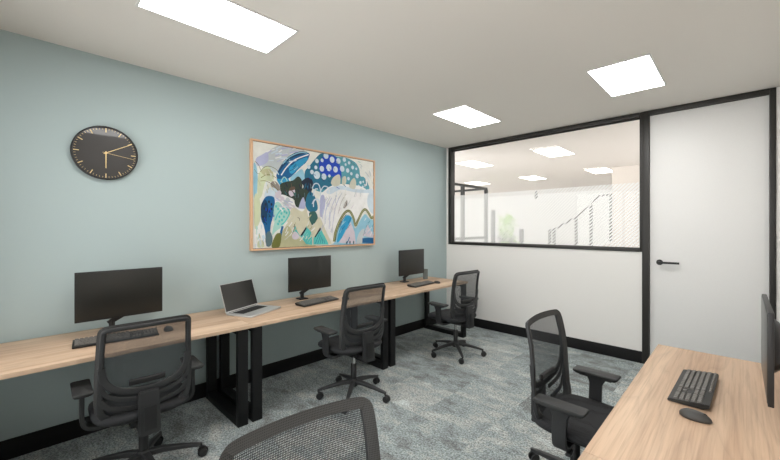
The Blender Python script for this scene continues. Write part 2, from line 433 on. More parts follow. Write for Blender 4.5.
def make_chair():
    t = thing('office_chair', '', 'office chair')
    # five-star base with castors
    b = MB(); casters = []
    for k in range(5):
        a = 2*PI*k/5+PI/2+.3
        d = Vector((math.cos(a), math.sin(a), 0))
        pts = [d*.02+Vector((0, 0, .125)), d*.1+Vector((0, 0, .120)), d*.2+Vector((0, 0, .100)), d*.285+Vector((0, 0, .080)), d*.305+Vector((0, 0, .074))]
        b.sweep(pts, rrect(.017, .013, .005), scales=[(1.25, 1.35), (1.1, 1.2), (.9, .95), (.72, .75), (.5, .5)])
        b.lathe([(.001, 0), (.010, 0), (.010, .022), (.001, .022)], c=(d.x*.300, d.y*.300, .062), seg=12)
        casters.append(a)
    b.lathe([(.001, .09), (.036, .09), (.040, .10), (.038, .135), (.030, .150), (.001, .152)], seg=24)
    base = b.build('star_base', M['plastic'], t)
    for i, a in enumerate(casters):
        b = MB(); sw = a+1.1+i*1.7
        fr = Matrix.Translation((math.cos(a)*.300, math.sin(a)*.300, 0)) @ Matrix.Rotation(sw, 4, 'Z')
        for s in (-1, 1):
            b.lathe([(.001, 0), (.018, 0), (.027, .003), (.0285, .010), (.026, .016), (.001, .018)], seg=20,
                    mtx=fr @ Matrix.Translation((.012, s*.006, .0288)) @ Matrix.Rotation(-s*PI/2, 4, 'X'))
        b.sweep([(-.004, 0, .062), (.004, 0, .060), (.020, 0, .054), (.036, 0, .040), (.040, 0, .026)], rrect(.008, .006, .003),
                up=(0, 0, 1), mtx=fr)
        b.build('caster', M['plastic_dark'], base)
    MB().lathe([(.001, .13), (.025, .13), (.025, .275), (.022, .280), (.001, .28)], seg=20).build('column_sleeve', M['plastic_dark'], base)
    MB().lathe([(.001, .25), (.0135, .25), (.0135, .372), (.001, .372)], seg=16).build('gas_column', M['chrome'], t)
    # mechanism
    b = MB().box(-.075, .075, -.12, .10, .352, .398, .012)
    b.box(-.05, .05, -.21, -.10, .345, .385, .010)
    mech = b.build('tilt_mechanism', M['plastic_dark'], t)
    b = MB().sweep([(.06, .03, .372), (.15, .035, .368), (.215, .05, .362)], rrect(.006, .006, .003))
    b.sweep([(.205, .048, .362), (.255, .055, .360)], rrect(.014, .007, .005), up=(0, 0, 1))
    b.build('height_lever', M['plastic'], mech)
    b = MB().lathe([(.001, 0), (.019, 0), (.021, .01), (.019, .034), (.001, .036)], c=(0, 0, 0), seg=16,
                   mtx=Matrix.Translation((0, .10, .352)) @ Matrix.Rotation(-PI/2, 4, 'X'))
    b.build('tension_knob', M['plastic'], mech)
    # seat: shell and upholstered cushion
    def loop(sx, sy, z, dip=0, n=36):
        o = []
        for k in range(n):
            a = 2*PI*k/n; c, s_ = math.cos(a), math.sin(a); e = 2/3.6
            x = math.copysign(abs(c)**e, c)*sx; y = math.copysign(abs(s_)**e, s_)*sy+.055
            o.append((x, y, z-dip*max(0, (y-.12))/.17*.022))
        return o
    MB().loft([loop(.15, .15, .396), loop(.205, .205, .402, .5), loop(.222, .222, .416, 1), loop(.214, .214, .420, 1)]).build('seat_shell', M['plastic'], t)
    MB().loft([loop(.205, .205, .416, 1), loop(.232, .232, .420, 1), loop(.242, .240, .434, 1), loop(.240, .238, .450, 1), loop(.226, .224, .461, 1),
               loop(.19, .19, .466, 1), loop(.12, .12, .463, .6), loop(.04, .04, .460, .3)]).build('seat', M['seat_fabric'], t, smooth=70)
    # backrest frame following the curved panel
    ol = outline()
    P = [(x, by(x, z), z) for x, z in ol]
    ups = [(-1.1*x*.9, 1, .12) for x, z in ol]
    sc = []
    for x, z in ol:
        k = 1 if z > .60 else 1+(.60-z)*5.5
        sc.append((k, 1+(k-1)*.5))
    fr = MB().sweep(P, rrect(.0112, .010, .005), up=ups, closed=True, scales=sc).build('backrest_frame', M['plastic'], t)
    # lumbar cradle: arc across the back with splayed ribs down to the lower frame
    def arc(pts, a, bb, off=-.006, n=6):
        Q = catmull([(x, z, 0) for x, z in pts], n)
        return [(q.x, by(q.x, q.y)+off, q.y) for q in Q], rrect(a, bb, min(a, bb)*.8)
    b = MB()
    Q, s_ = arc([(-.206, .735), (-.194, .665), (-.150, .612), (-.08, .586), (0, .578), (.08, .586), (.150, .612), (.194, .665), (.206, .735)], .018, .006)
    b.sweep(Q, s_, up=(0, 1, 0))
    for s in (-1, 1):
        Q, s_ = arc([(s*.210, .645), (s*.188, .590), (s*.13, .554), (s*.045, .538)], .012, .005); b.sweep(Q, s_, up=(0, 1, 0))
        Q, s_ = arc([(s*.208, .560), (s*.17, .510), (s*.10, .488), (s*.045, .482)], .014, .005); b.sweep(Q, s_, up=(0, 1, 0))
    b.build('lumbar_frame', M['plastic'], t)
    b = MB()
    Q = [(x, by(x, .628)+.010-.0*abs(x), .628) for x in (-.085, -.05, 0, .05, .085)]
    b.sweep(Q, rrect(.0165, .011, .008), up=(0, 1, 0))
    b.build('lumbar_pad', M['plastic_dark'], t)
    # woven panel and its sleeve, in front of the frame
    def panel(name, i0, i1, off, m_):
        A = outline(i0); b = MB()
        if i1 is None:
            bm = b.bm
            zs = [.424+(.948-.424)*k/26 for k in range(27)]
            rows = []
            pts = A
            for z in zs:
                # half width of the outline at height z
                w = 0
                for (xa, za), (xb, zb) in zip(pts, pts[1:]+pts[:1]):
                    if (za-z)*(zb-z) <= 0 and abs(za-zb) > 1e-9:
                        x = xa+(xb-xa)*(z-za)/(zb-za); w = max(w, x)
                w = max(w, .02)
                rows.append([bm.verts.new((w*u, by(w*u, z)+off, z)) for u in [-1+2*k/16 for k in range(17)]])
            for r0, r1 in zip(rows, rows[1:]):
                for k in range(16): bm.faces.new((r0[k], r0[k+1], r1[k+1], r1[k]))
        else:
            Bq = outline(i1); n = len(A)
            va = [b.bm.verts.new((x, by(x, z)+off, z)) for x, z in A]; vb = [b.bm.verts.new((x, by(x, z)+off+.002, z)) for x, z in Bq]
            vc = [b.bm.verts.new((x, by(x, z)+off-.010, z)) for x, z in outline(i0+.003)]
            for k in range(n):
                b.bm.faces.new((va[k], va[(k+1) % n], vb[(k+1) % n], vb[k])); b.bm.faces.new((vc[k], vc[(k+1) % n], va[(k+1) % n], va[k]))
        return b.build(name, m_, t, smooth=80)
    panel('backrest_mesh', -.002, None, .009, M['mesh'])
    panel('mesh_sleeve', .0100, -.024, .012, M['sleeve'])
    # rear bracket box carrying the back
    b = MB()
    b.prism([(-.047, .338), (.047, .338), (.052, .352), (.050, .565), (.046, .578), (-.046, .578), (-.050, .565), (-.052, .352)], -.232, -.178)
    v = [q for q in b.bm.verts]
    for q in v:
        if q.co.z > .5 and q.co.y < -.2: q.co.y += .028
        if q.co.z < .4 and q.co.y < -.2: q.co.y += .006
    bmesh.ops.bevel(b.bm, geom=list(b.bm.edges), offset=.005, segments=2, affect='EDGES')
    br = b.build('back_bracket', M['plastic'], t)
    b = MB().box(-.03, .03, -.2335, -.2300, .37, .50, .001)
    b.build('cover_plate', M['plastic_dark'], br)
    # armrests
    for s in (-1, 1):
        b = MB()
        pts = [(s*.09, .015, .378), (s*.19, .018, .372), (s*.245, .020, .380), (s*.270, .020, .408), (s*.275, .020, .45), (s*.275, .022, .52), (s*.275, .026, .584)]
        Q = catmull(pts, 4)
        n = len(Q)
        b.sweep(Q, rrect(.0105, .034, .004), up=(0, 1, 0), scales=[(1, 1) if i < n*.85 else (1, 1.0+1.0*((i-n*.85)/(n*.15))) for i in range(n)])
        b.box(s*.275-.026, s*.275+.026, -.065, .110, .577, .588, .004)
        post = b.build('armrest', M['plastic'], t)
        b = MB()
        c = s*.275
        def pl(sx, sy, z, dy=0):
            return [(c+px, .024+py+dy, z) for px, py in rrect(sx, sy, .010, 4)]
        b.loft([pl(.036, .108, .587), pl(.042, .119, .597), pl(.0435, .121, .602), pl(.042, .119, .608), pl(.039, .116, .610)])
        b.build('arm_pad', M['pad'], post)
    return t
chair = make_chair()
CG = 'mesh-backed office chairs'
def place(o, x, y, rz, dz, label, turn=0, back=0):
    o.location = (x, y, 0); o.rotation_euler = (0, 0, rz); o['label'] = label; o['group'] = CG
    for ch in o.children:
        if ch.name.split('.')[0] == 'star_base':
            ch.rotation_euler = (0, 0, math.radians(turn)); ch.location = (0, back, 0)
        else: ch.location = (0, back if ch.name.split('.')[0] == 'gas_column' else 0, dz)
chairs = [
    (.740, -4.155, 1.544, -.027, 'mesh-backed office chair at the desk below the clock, seen from behind', 27.3, -.04),
    (.902, -2.646, 1.537, .015, 'mesh-backed office chair at the middle desk beneath the painting', -30.3),
    (.960, -1.172, 1.486, .008, 'farthest mesh-backed office chair, in front of the white partition', -18.3),
    (2.658, -2.539, -1.60, -.010, 'mesh-backed office chair facing the right-hand desk, armrests in view'),
    (2.615, -4.134, -1.70, -.024, 'nearest office chair, only its grey woven backrest top showing at the bottom edge')]
for i, (x, y, rz, dz, lab, *more) in enumerate(chairs):
    o = chair if i == 0 else copy_tree(chair)
    place(o, x, y, rz, dz, lab, *more)

# ------------------------------------------------------------------ monitors (screen faces +y locally is -y... here: screen faces local +x)
def make_monitor():
    t = thing('monitor', '', 'monitor')
    # origin on the desk under the arm clamp; screen plane at x=+.11
    b = MB().box(.091, .107, -.245, .245, .102, .428, .003)
    b.loft([[(x, .135*k*math.cos(a), .265+.105*k*math.sin(a)) for a in [2*PI*j/28 for j in range(28)]] for x, k in ((.092, 1), (.080, .97), (.066, .84), (.056, .62), (.052, .35))])
    body = b.build('housing', M['plastic_dark'], t)
    MB().box(.1065, .1085, -.238, .238, .112, .421, .0005).build('screen', M['screen'], t)
    b = MB()
    b.box(.020, .075, -.045, .045, .225, .315, .004)
    b.build('mounting_plate', M['plastic_dark'], t)
    b = MB()
    b.box(-.040, .050, -.085, .005, 0, .010, .003)
    b.lathe([(.001, 0), (.018, 0), (.018, .060), (.015, .066), (.001, .066)], c=(.01, -.04, .008), seg=16)
    b.sweep([(.01, -.060, .052), (.012, -.035, .070), (.03, .03, .110), (.045, .07, .135), (.048, .075, .165), (.045, .045, .215), (.045, .0, .262)], rrect(.016, .014, .004), up=(1, 0, 0))
    b.build('monitor_arm', M['plastic_dark'], t)
    return t
mon = make_monitor()
MG = 'black desktop monitors'
for i, (x, y, rz, lab) in enumerate([
    (.142, -4.179, 0, 'black monitor on the desk directly below the clock'),
    (.142, -2.652, 0, 'black monitor on the middle desk, right under the painting'),
    (.142, -1.112, 0, 'farthest black monitor, beside the grey tumbler'),
    (3.480, -2.612, PI, 'black monitor seen edge-on above the right-hand desk')]):
    o = mon if i == 0 else copy_tree(mon)
    o.location = (x, y, .741); o.rotation_euler = (0, 0, rz); o['label'] = lab; o['group'] = MG

# ------------------------------------------------------------------ keyboards (local: long side along x, user at -y)
def make_keyboard():
    t = thing('keyboard', '', 'keyboard')
    L, D = .218, .066
    b = MB()
    prof = [(-D, .002), (-D, .010), (-D+.004, .012), (D-.004, .026), (D, .024), (D, .012), (D-.02, .002)]
    A = [b.bm.verts.new((-L, y, z)) for y, z in prof]; B2 = [b.bm.verts.new((L, y, z)) for y, z in prof]
    b.bm.faces.new(A); b.bm.faces.new(B2[::-1])
    for j in range(len(prof)): b.bm.faces.new((A[j], B2[j], B2[(j+1) % len(prof)], A[(j+1) % len(prof)]))
    bmesh.ops.bevel(b.bm, geom=list(b.bm.edges), offset=.0015, segments=2, affect='EDGES')
    b.build('keyboard_body', M['kb_body'], t)
    slope = math.atan2(.014, 2*D-.008)
    def key(b, x0, x1, y0, y1):
        yc = (y0+y1)/2; z = .012+(yc+D-.004)*math.tan(slope)
        b.loft([[(x0, y0, z-.001), (x1, y0, z-.001), (x1, y1, z+.001), (x0, y1, z+.001)],
                [(x0+.0018, y0+.0015, z+.0050), (x1-.0018, y0+.0015, z+.0050), (x1-.0018, y1-.002, z+.0070), (x0+.0018, y1-.002, z+.0070)]])
    U = .0188; g = .0032
    rows = [[1.5]+[1]*12+[1.5], [1.75]+[1]*11+[2.25], [2.25]+[1]*10+[1.75], [1.25, 1.25, 1.25, 5.25, 1.25, 1.25, 1.25, 1.25+.75]]
    rows.insert(0, [1]*13+[2])
    x00 = -L+.008
    def row(b, x, y, ws, scale=1, h=U):
        for w in ws:
            key(b, x+g/2, x+w*U*scale-g/2, y+g/2, y+h-g/2); x += w*U*scale
    b = MB(); y = D-.018-U-.004
    for r in rows:
        k = 14.6/sum(r); row(b, x00, y, r, k); y -= U
    b.build('main_keys', M['keycap'], t, smooth=0)
    b = MB(); row(b, x00, D-.017, [1.2]*12, 14.6/14.4, .012); b.build('function_keys', M['keycap'], t, smooth=0)
    xn = x00+14.6*U+.008
    b = MB(); y = D-.018-U-.004
    for r in range(2): row(b, xn, y-r*U, [1]*3, .94)
    row(b, xn+U*.94, y-3*U, [1], .94); row(b, xn, y-4*U, [1]*3, .94); b.build('arrow_keys', M['keycap'], t, smooth=0)
    xp = xn+3*U*.94+.008; u = (L-.007-xp)/4/U
    b = MB()
    for r in range(5): row(b, xp, y-r*U, [1]*4 if r < 4 else [2, 1, 1], u)
    b.build('number_pad', M['keycap'], t, smooth=0)
    b = MB()
    for s in (-1, 1): MB().box(s*.17-.014, s*.17+.014, D-.016, D-.010, 0, .014, .001).build('foot', M['plastic_dark'], t)
    return t
kb = make_keyboard()
KG = 'black keyboards'
for i, (x, y, rz, lab) in enumerate([
    (.440, -4.230, PI/2-.10, 'black keyboard below the clock-side monitor, partly behind the chair mesh'),
    (.408, -2.680, PI/2+.13, 'black keyboard on the middle desk, in front of the monitor'),
    (.460, -1.180, PI/2+.10, 'farthest black keyboard, under the farthest monitor'),
    (3.160, -2.560, -PI/2-.03, 'black keyboard on the right-hand desk with clearly visible keys')]):
    o = kb if i == 0 else copy_tree(kb)
    o.location = (x, y, .7405); o.rotation_euler = (0, 0, rz); o['label'] = lab; o['group'] = KG

# mouse (long axis y, user at -y)
def make_mouse():
    t = thing('computer_mouse', '', 'mouse')
    b = MB()
    L = []
    for z, s in ((.0, .90), (.004, 1), (.012, .98), (.020, .86), (.027, .62), (.030, .3)):
        L.append([(math.cos(a)*.028*s*(1-.12*math.sin(a)), math.sin(a)*.049*s-.004*(z/.03), z) for a in [2*PI*k/24 for k in range(24)]])
    b.loft(L); body = b.build('mouse_body', M['plastic_grey'], t, smooth=60)
    w = MB().lathe([(.001, -.003), (.008, -.003), (.009, 0), (.008, .003), (.001, .003)], seg=14,
        mtx=Matrix.Translation((0, .026, .0215)) @ Matrix.Rotation(PI/2, 4, 'Y'))
    w.build('scroll_wheel', M['plastic_dark'], t)
    return t
ms = make_mouse()
for i, (x, y, rz, lab) in enumerate([
    (.440, -3.945, PI/2, 'black mouse right of the keyboard below the clock'),
    (.470, -2.395, PI/2, 'black mouse right of the middle desk keyboard'),
    (.515, -.935, PI/2, 'farthest black mouse, beside the farthest keyboard'),
    (3.185, -2.880, -PI/2-.1, 'grey-black mouse on the right-hand desk in front of the keyboard')]):
    o = ms if i == 0 else copy_tree(ms)
    o.location = (x, y, .7405); o.rotation_euler = (0, 0, rz); o['label'] = lab; o['group'] = 'computer mice'

# ------------------------------------------------------------------ laptop (local: hinge edge at +y, user at -y)
t = thing('laptop', 'open silver laptop with dark screen on the middle desk', 'laptop', (.335, -3.270, .7405), PI/2+.43)
lw, ld = .190, .130
b = MB(); b.loft([[(x, y, z) for x, y in rrect(lw-i, ld-i, .012, 4)] for z, i in ((.001, .003), (.004, 0), (.014, 0), (.0155, .001))])
base = b.build('laptop_base', M['alu'], t)
b = MB()
for r in range(6):
    ny = 14; y0 = ld-.032-(r+1)*.0185
    for k in range(ny):
        if r == 5 and 4 <= k <= 8:
            if k == 4: b.box(-.150+4*.0215, -.150+9*.0215-.002, y0, y0+.0165, .0155, .0168)
            continue
        b.box(-.150+k*.0215, -.150+(k+1)*.0215-.002, y0, y0+.0165, .0155, .0168)
b.build('laptop_keys', M['keycap_dark'], base, smooth=0)
MB().box(-.05, .05, -ld+.008, -.026+(-.002), .0155, .0159).build('trackpad', M['alu'], base, smooth=0)
# lid leans back 15 degrees
Lm = Matrix.Translation((0, ld-.006, .014)) @ Matrix.Rotation(math.radians(-17), 4, 'X')
b = MB(); b.loft([[(x, y, z+.122) for x, z in rrect(lw, .120, .010, 4)] for y in (0, .006)], mtx=Lm)
lid = b.build('laptop_lid', M['alu'], t)
b = MB().box(-lw+.004, lw-.004, -.0006, .0005, .014, .238, mtx=Lm); b.build('laptop_screen', M['screen'], lid, smooth=0)
b = MB().sweep([(-lw+.03, ld-.004, .014), (lw-.03, ld-.004, .014)], ell(.005, .005)); b.build('hinge', M['plastic_dark'], t)

# tumbler
b = MB().lathe([(.001, 0), (.030, 0), (.034, .003), (.036, .135), (.033, .135), (.031, .010), (.001, .008)], seg=28)
o = b.build('tumbler', M['tumbler']); o.location = (.165, -.735, .7405)
tag(o, 'small grey tumbler standing behind the farthest monitor', 'tumbler')

# ------------------------------------------------------------------ wall clock (on the teal wall, facing +x)
t = thing('wall_clock', 'round black wall clock with gold markers and hands on the teal wall', 'clock', (0.001, -4.236, 2.000))
toX = Matrix.Rotation(PI/2, 4, 'Y')
r = .193
MB().lathe([(.001, 0), (r-.004, 0), (r, .004), (r, .028), (r-.003, .031), (r-.009, .031), (r-.010, .020), (.001, .020)], seg=72, mtx=toX).build('rim', M['plastic_dark'], t)
MB().lathe([(.001, .0202), (r-.0102, .0202), (r-.0102, .0212), (.001, .0212)], seg=72, mtx=toX).build('dial', M['clock_face'], t)
b = MB()
for k in range(60):
    a = 2*PI*k/60; big = k % 5 == 0
    r1 = r-.014; r0 = r1-(.030 if big else .011); w = .0028 if big else .0009
    mx_ = Matrix.Rotation(a, 4, 'X')
    b.box(.0212, .0226 if big else .022, -w, w, r0, r1, mtx=mx_)
b.build('hour_markers', M['gold'], t, smooth=0)
def hand(ang, ln, tail, w, x):
    # ang clockwise from 12 seen from inside the room; +y is to the viewer's right
    m = MB(); m.prism([(-w, -tail), (w, -tail), (w*.7, ln), (-w*.7, ln)], -.0006, .0006,
        mtx=Matrix.Translation((x, 0, 0)) @ Matrix.Rotation(-ang, 4, 'X') @ Matrix.Rotation(PI/2, 4, 'Z'))
    return m
hand(math.radians(180), .110, .012, .0036, .0238).build('hour_hand', M['gold'], t, smooth=0)
hand(math.atan2(.150, .083), .176, .015, .0026, .0252).build('minute_hand', M['gold'], t, smooth=0)
hand(math.atan2(.168, -.028), .170, .020, .0012, .0266).build('second_hand', M['gold'], t, smooth=0)
MB().lathe([(.001, .0212), (.008, .0212), (.008, .0285), (.001, .029)], seg=20, mtx=toX).build('hub', M['gold'], t)

# ------------------------------------------------------------------ abstract painting in a pale oak frame
PY0, PY1, PZ0, PZ1 = -3.167, -1.580, 1.240, 2.294
t = thing('painting', 'large abstract painting in blues, greens and white with a thin pale wooden frame', 'painting', (0, (PY0+PY1)/2, (PZ0+PZ1)/2))
pyc, pzc = (PY0+PY1)/2, (PZ0+PZ1)/2
hw, hh = (PY1-PY0)/2, (PZ1-PZ0)/2
b = MB()
for s in (-1, 1):
    b.box(.001, .042, s*(hw-.008)-.008, s*(hw-.008)+.008, -hh, hh, .0015)
    b.box(.001, .042, -hw+.016, hw-.016, s*(hh-.008)-.008, s*(hh-.008)+.008, .0015)
b.build('picture_frame', M['pale_oak'], t)
b = MB()
b.box(.001, .020, -hw+.0165, hw-.0165, -hh+.0165, hh-.0165); b.build('shadow_gap', M['plastic_dark'], t, smooth=0)
PAINTS = dict(cream=(230, 231, 223), white=(240, 240, 238), grey=(196, 204, 206), lilac=(182, 186, 216), pink=(214, 204, 214), sky=(150, 200, 220),
    aqua=(92, 196, 190), mint=(170, 216, 206), teal=(34, 112, 142), blue=(24, 98, 150), deep=(20, 62, 96), navy=(30, 42, 62), royal=(20, 70, 190),
    sea=(88, 158, 172), cyan=(50, 160, 206), dkgreen=(52, 66, 56), olive=(112, 116, 58), khaki=(190, 188, 150), sand=(214, 210, 184), lime=(206, 214, 178),
    stone=(148, 140, 134), slate=(92, 116, 122), bone=(206, 206, 188), brown=(104, 84, 70), pgreen=(58, 104, 98), ice=(206, 222, 232))
names = list(PAINTS)
pm = []
for k in names:
    m_ = mat('paint_'+k, srgb(*PAINTS[k]), .6, spec=.3, bump=.3, bscale=90)
    mxn = [x for x in m_.node_tree.nodes if x.type == 'MIX'][0]; mxn.inputs['Factor'].default_value = .28
    [x for x in m_.node_tree.nodes if x.type == 'TEX_NOISE'][0].inputs['Detail'].default_value = 6
    [x for x in m_.node_tree.nodes if x.type == 'TEX_NOISE'][0].inputs['Scale'].default_value = 14
    pm.append(m_)
# measured sketch sheets of the painting: sheet origin in the sketch, 7.67 units per sketch step
SH = dict(A=(250, 136), B=(250, 192), C=(312, 144), D=(312, 190))
def cv(q, x, y):
    u = SH[q][0]+x/7.67; v = SH[q][1]+y/7.67
    # corners of the canvas in the sketch: (252.6,140.5) (374.3,163) (374.3,243.5) (252.6,249.5); plane homography
    F_ = Vector((-.69903, .71509)); R2 = Vector((.71509, .69903))
    d = F_+R2*((u-390)/358.236); tt = (.030-3.305)/d.x
    Y = -4.653+d.y*tt; Z = 1.465-(v-226.912)/358.236*tt
    return Y-pyc, Z-pzc
c_w, c_h = hw-.021, hh-.021
pb = bmesh.new(); depth = [.0205]
v = [pb.verts.new(p) for p in ((.001, -c_w, -c_h), (.001, c_w, -c_h), (.001, c_w, c_h), (.001, -c_w, c_h), (.0285, -c_w, -c_h), (.0285, c_w, -c_h), (.0285, c_w, c_h), (.0285, -c_w, c_h))]
for f in ((4, 5, 6, 7), (0, 1, 5, 4), (1, 2, 6, 5), (2, 3, 7, 6), (3, 0, 4, 7)):
    fc = pb.faces.new([v[i] for i in f]); fc.material_index = names.index('cream')
depth[0] = .0286
def blob(pts, col):
    """paint patch with its outline pts, clipped to the canvas"""
    depth[0] += .00003
    P = [(max(-c_w, min(c_w, y)), max(-c_h, min(c_h, z))) for y, z in pts]
    vv = [pb.verts.new((depth[0], y, z)) for y, z in P]
    try:
        f = pb.faces.new(vv); f.material_index = names.index(col)
        f.normal_update()
        if f.normal.x < 0: f.normal_flip()
    except ValueError: pass
def S(q, pts, col, smooth=True):
    P = [cv(q, x, y) for x, y in pts]
    if smooth: P = [(p.x, p.y) for p in catmull([(a, b_, 0) for a, b_ in P], 5, True)]
    blob(P, col)
def LN(q, pts, col, w=.006, smooth=True):
    P = [cv(q, x, y) for x, y in pts]
    if smooth: P = [(p.x, p.y) for p in catmull([(a, b_, 0) for a, b_ in P], 6)]
    L, R3 = [], []
    for i, p in enumerate(P):
        a = Vector(P[max(i-1, 0)]); c = Vector(P[min(i+1, len(P)-1)]); d = (c-a)
        if d.length < 1e-6: continue
        d.normalize(); L.append((p[0]-d.y*w/2, p[1]+d.x*w/2)); R3.append((p[0]+d.y*w/2, p[1]-d.x*w/2))
    depth[0] += .00003
    cl = lambda p: pb.verts.new((depth[0], max(-c_w, min(c_w, p[0])), max(-c_h, min(c_h, p[1]))))
    LV = [cl(p) for p in L]; RV = [cl(p) for p in R3]
    for i in range(len(LV)-1):
        f = pb.faces.new((LV[i], LV[i+1], RV[i+1], RV[i])); f.material_index = names.index(col)
        f.normal_update()
        if f.normal.x < 0: f.normal_flip()
def DOT(q, x, y, r, col, ry=None):
    y0, z0 = cv(q, x, y); blob([(y0+r*math.cos(a), z0+(ry or r)*math.sin(a)) for a in [2*PI*k/14 for k in range(14)]], col)
# background washes
S('A', [(130, 130), (230, 70), (330, 80), (420, 110), (300, 190), (210, 280), (150, 250), (90, 230)], 'grey')
S('A', [(45, 175), (90, 145), (135, 125), (140, 190), (95, 225), (55, 225)], 'lilac')
S('A', [(28, 220), (50, 230), (60, 330), (50, 460), (28, 460)], 'sky')
S('A', [(60, 330), (85, 260), (140, 235), (180, 290), (175, 350), (120, 350), (90, 460), (60, 470)], 'lime')
S('A', [(85, 270), (130, 250), (175, 270), (165, 300), (110, 300)], 'khaki')
S('A', [(160, 360), (190, 345), (225, 380), (235, 440), (200, 430), (165, 390)], 'stone')
S('A', [(130, 410), (180, 395), (225, 440), (230, 520), (150, 520), (110, 470)], 'ice')
LN('A', [(40, 195), (65, 220), (82, 260)], 'olive', .005)
LN('A', [(78, 275), (110, 240), (150, 232), (200, 255), (230, 290), (260, 345)], 'olive', .005)
LN('A', [(85, 320), (120, 300), (160, 300), (210, 325), (245, 345)], 'olive', .005)
LN('A', [(80, 345), (120, 345), (170, 370), (210, 410), (230, 450)], 'olive', .005)
LN('A', [(35, 255), (55, 285), (75, 290)], 'olive', .004)
# blue feather at the top
S('A', [(205, 290), (245, 215), (300, 155), (370, 122), (450, 130), (452, 165), (420, 215), (350, 280), (290, 330), (230, 335), (208, 320)], 'blue')
S('A', [(245, 215), (300, 155), (370, 120), (440, 125), (330, 165), (262, 225), (215, 290)], 'deep')
S('A', [(300, 250), (360, 195), (430, 165), (440, 185), (380, 240), (320, 290)], 'cyan')
LN('A', [(250, 215), (305, 160), (380, 128), (440, 130)], 'sky', .010)
LN('A', [(240, 300), (285, 235), (350, 180), (450, 142)], 'white', .012)
LN('A', [(310, 330), (340, 295), (380, 250), (445, 195)], 'white', .006)
S('A', [(310, 320), (350, 285), (400, 255), (420, 330), (360, 350), (320, 350)], 'sky')
S('A', [(205, 330), (235, 330), (290, 325), (300, 360), (250, 400), (225, 370)], 'cyan')
LN('A', [(235, 355), (262, 315), (285, 345), (262, 372), (240, 345)], 'mint', .010)
# spotted blue hill
S('C', [(-55, 215), (-20, 170), (20, 120), (70, 72), (120, 75), (180, 95), (260, 105), (330, 140), (362, 190), (372, 245), (400, 255), (428, 300), (432, 350), (300, 350), (180, 340), (90, 370), (20, 350), (-40, 300)], 'sea')
S('C', [(-55, 215), (-20, 170), (20, 120), (70, 72), (130, 78), (190, 100), (210, 160), (220, 240), (150, 330), (60, 350), (-20, 330), (-50, 290)], 'teal')
S('C', [(60, 130), (110, 85), (180, 100), (215, 170), (225, 260), (170, 250), (110, 240), (60, 210)], 'royal')
for x, y, rr in ((38, 130, 14), (108, 90, 20), (78, 125, 12), (155, 120, 20), (203, 130, 19), (30, 180, 12), (76, 190, 18), (130, 182, 22), (180, 195, 20),
        (38, 238, 25), (92, 250, 20), (134, 245, 10), (232, 190, 20), (248, 120, 15), (285, 145, 11), (258, 158, 9), (274, 203, 15), (312, 180, 13), (340, 190, 9),
        (302, 228, 11), (347, 245, 16), (280, 265, 12), (372, 295, 11), (393, 290, 8), (358, 325, 11), (390, 328, 9), (0, 215, 14), (-25, 175, 13), (-10, 290, 10), (412, 315, 7)):
    DOT('C', x, y, rr*.00165, 'ice', rr*.00175)
# dark foliage
S('A', [(232, 370), (280, 350), (330, 340), (370, 310), (400, 350), (395, 430), (350, 480), (330, 570), (290, 470), (240, 470), (235, 420)], 'dkgreen')
S('A', [(395, 350), (440, 320), (478, 340), (480, 400), (450, 470), (410, 500), (385, 450), (410, 390)], 'navy')
S('B', [(335, 0), (400, -30), (450, 0), (440, 60), (400, 90), (370, 120), (335, 85), (345, 40)], 'dkgreen')
S('A', [(260, 440), (300, 460), (300, 480), (280, 492), (250, 470)], 'dkgreen')
S('A', [(300, 420), (335, 395), (345, 440), (320, 465), (300, 450)], 'pink')
S('A', [(310, 395), (340, 388), (345, 410), (300, 420)], 'brown')
S('B', [(440, 20), (470, 0), (500, 40), (520, 120), (500, 150), (455, 150), (425, 100)], 'teal')
S('B', [(455, 160), (500, 150), (520, 200), (500, 250), (490, 270), (455, 220)], 'pgreen')
S('B', [(385, 80), (410, 40), (425, 100), (415, 140), (370, 150)], 'lilac')
# white and sand middle
S('B', [(200, 40), (250, 20), (330, 60), (360, 120), (440, 140), (450, 220), (380, 240), (300, 200), (200, 130)], 'white')
for x, y, rr in ((215, 25, 22), (245, 55, 18), (270, 85, 20), (300, 110, 22), (330, 120, 18), (225, 5, 14), (350, 140, 15), (290, 60, 16)): DOT('B', x, y, rr*.0016, 'pink' if rr % 4 else 'grey')
S('B', [(300, 170), (330, 120), (400, 150), (430, 120), (450, 200), (490, 300), (500, 420), (240, 425), (250, 330), (280, 240)], 'sand')
S('B', [(180, 430), (230, 330), (290, 260), (340, 330), (400, 370), (500, 420)], 'khaki')
LN('B', [(365, 195), (380, 205), (378, 220)], 'navy', .005)
# dark blue vase and mint leaf
S('B', [(118, 40), (150, 30), (185, 45), (190, 110), (175, 190), (160, 250), (155, 310), (150, 400), (125, 410), (115, 300), (95, 240), (80, 170), (90, 90)], 'blue')
S('B', [(88, 90), (120, 60), (140, 120), (120, 230), (95, 220), (82, 150)], 'deep')
for x, y in ((120, 95), (145, 75), (165, 95), (130, 140), (150, 150), (110, 125), (165, 130), (100, 190), (120, 215), (150, 190)): DOT('B', x, y, .010, 'navy', .014)
S('B', [(190, 90), (215, 75), (245, 110), (215, 160), (185, 230), (180, 150)], 'mint')
S('B', [(185, 240), (215, 160), (260, 115), (300, 140), (300, 175), (250, 260), (200, 300), (170, 330)], 'mint')
LN('B', [(195, 215), (215, 165), (255, 125), (290, 130), (302, 165), (270, 225), (240, 250)], 'aqua', .013)
for x, y in ((225, 190), (245, 215), (240, 165), (265, 150), (260, 190), (280, 160), (225, 225), (200, 110), (215, 130), (215, 245)): DOT('B', x, y, .011, 'aqua', .013)
LN('B', [(250, 262), (238, 310), (228, 370)], 'blue', .024)
S('B', [(125, 320), (150, 300), (172, 345), (165, 400), (140, 420), (118, 380)], 'slate')
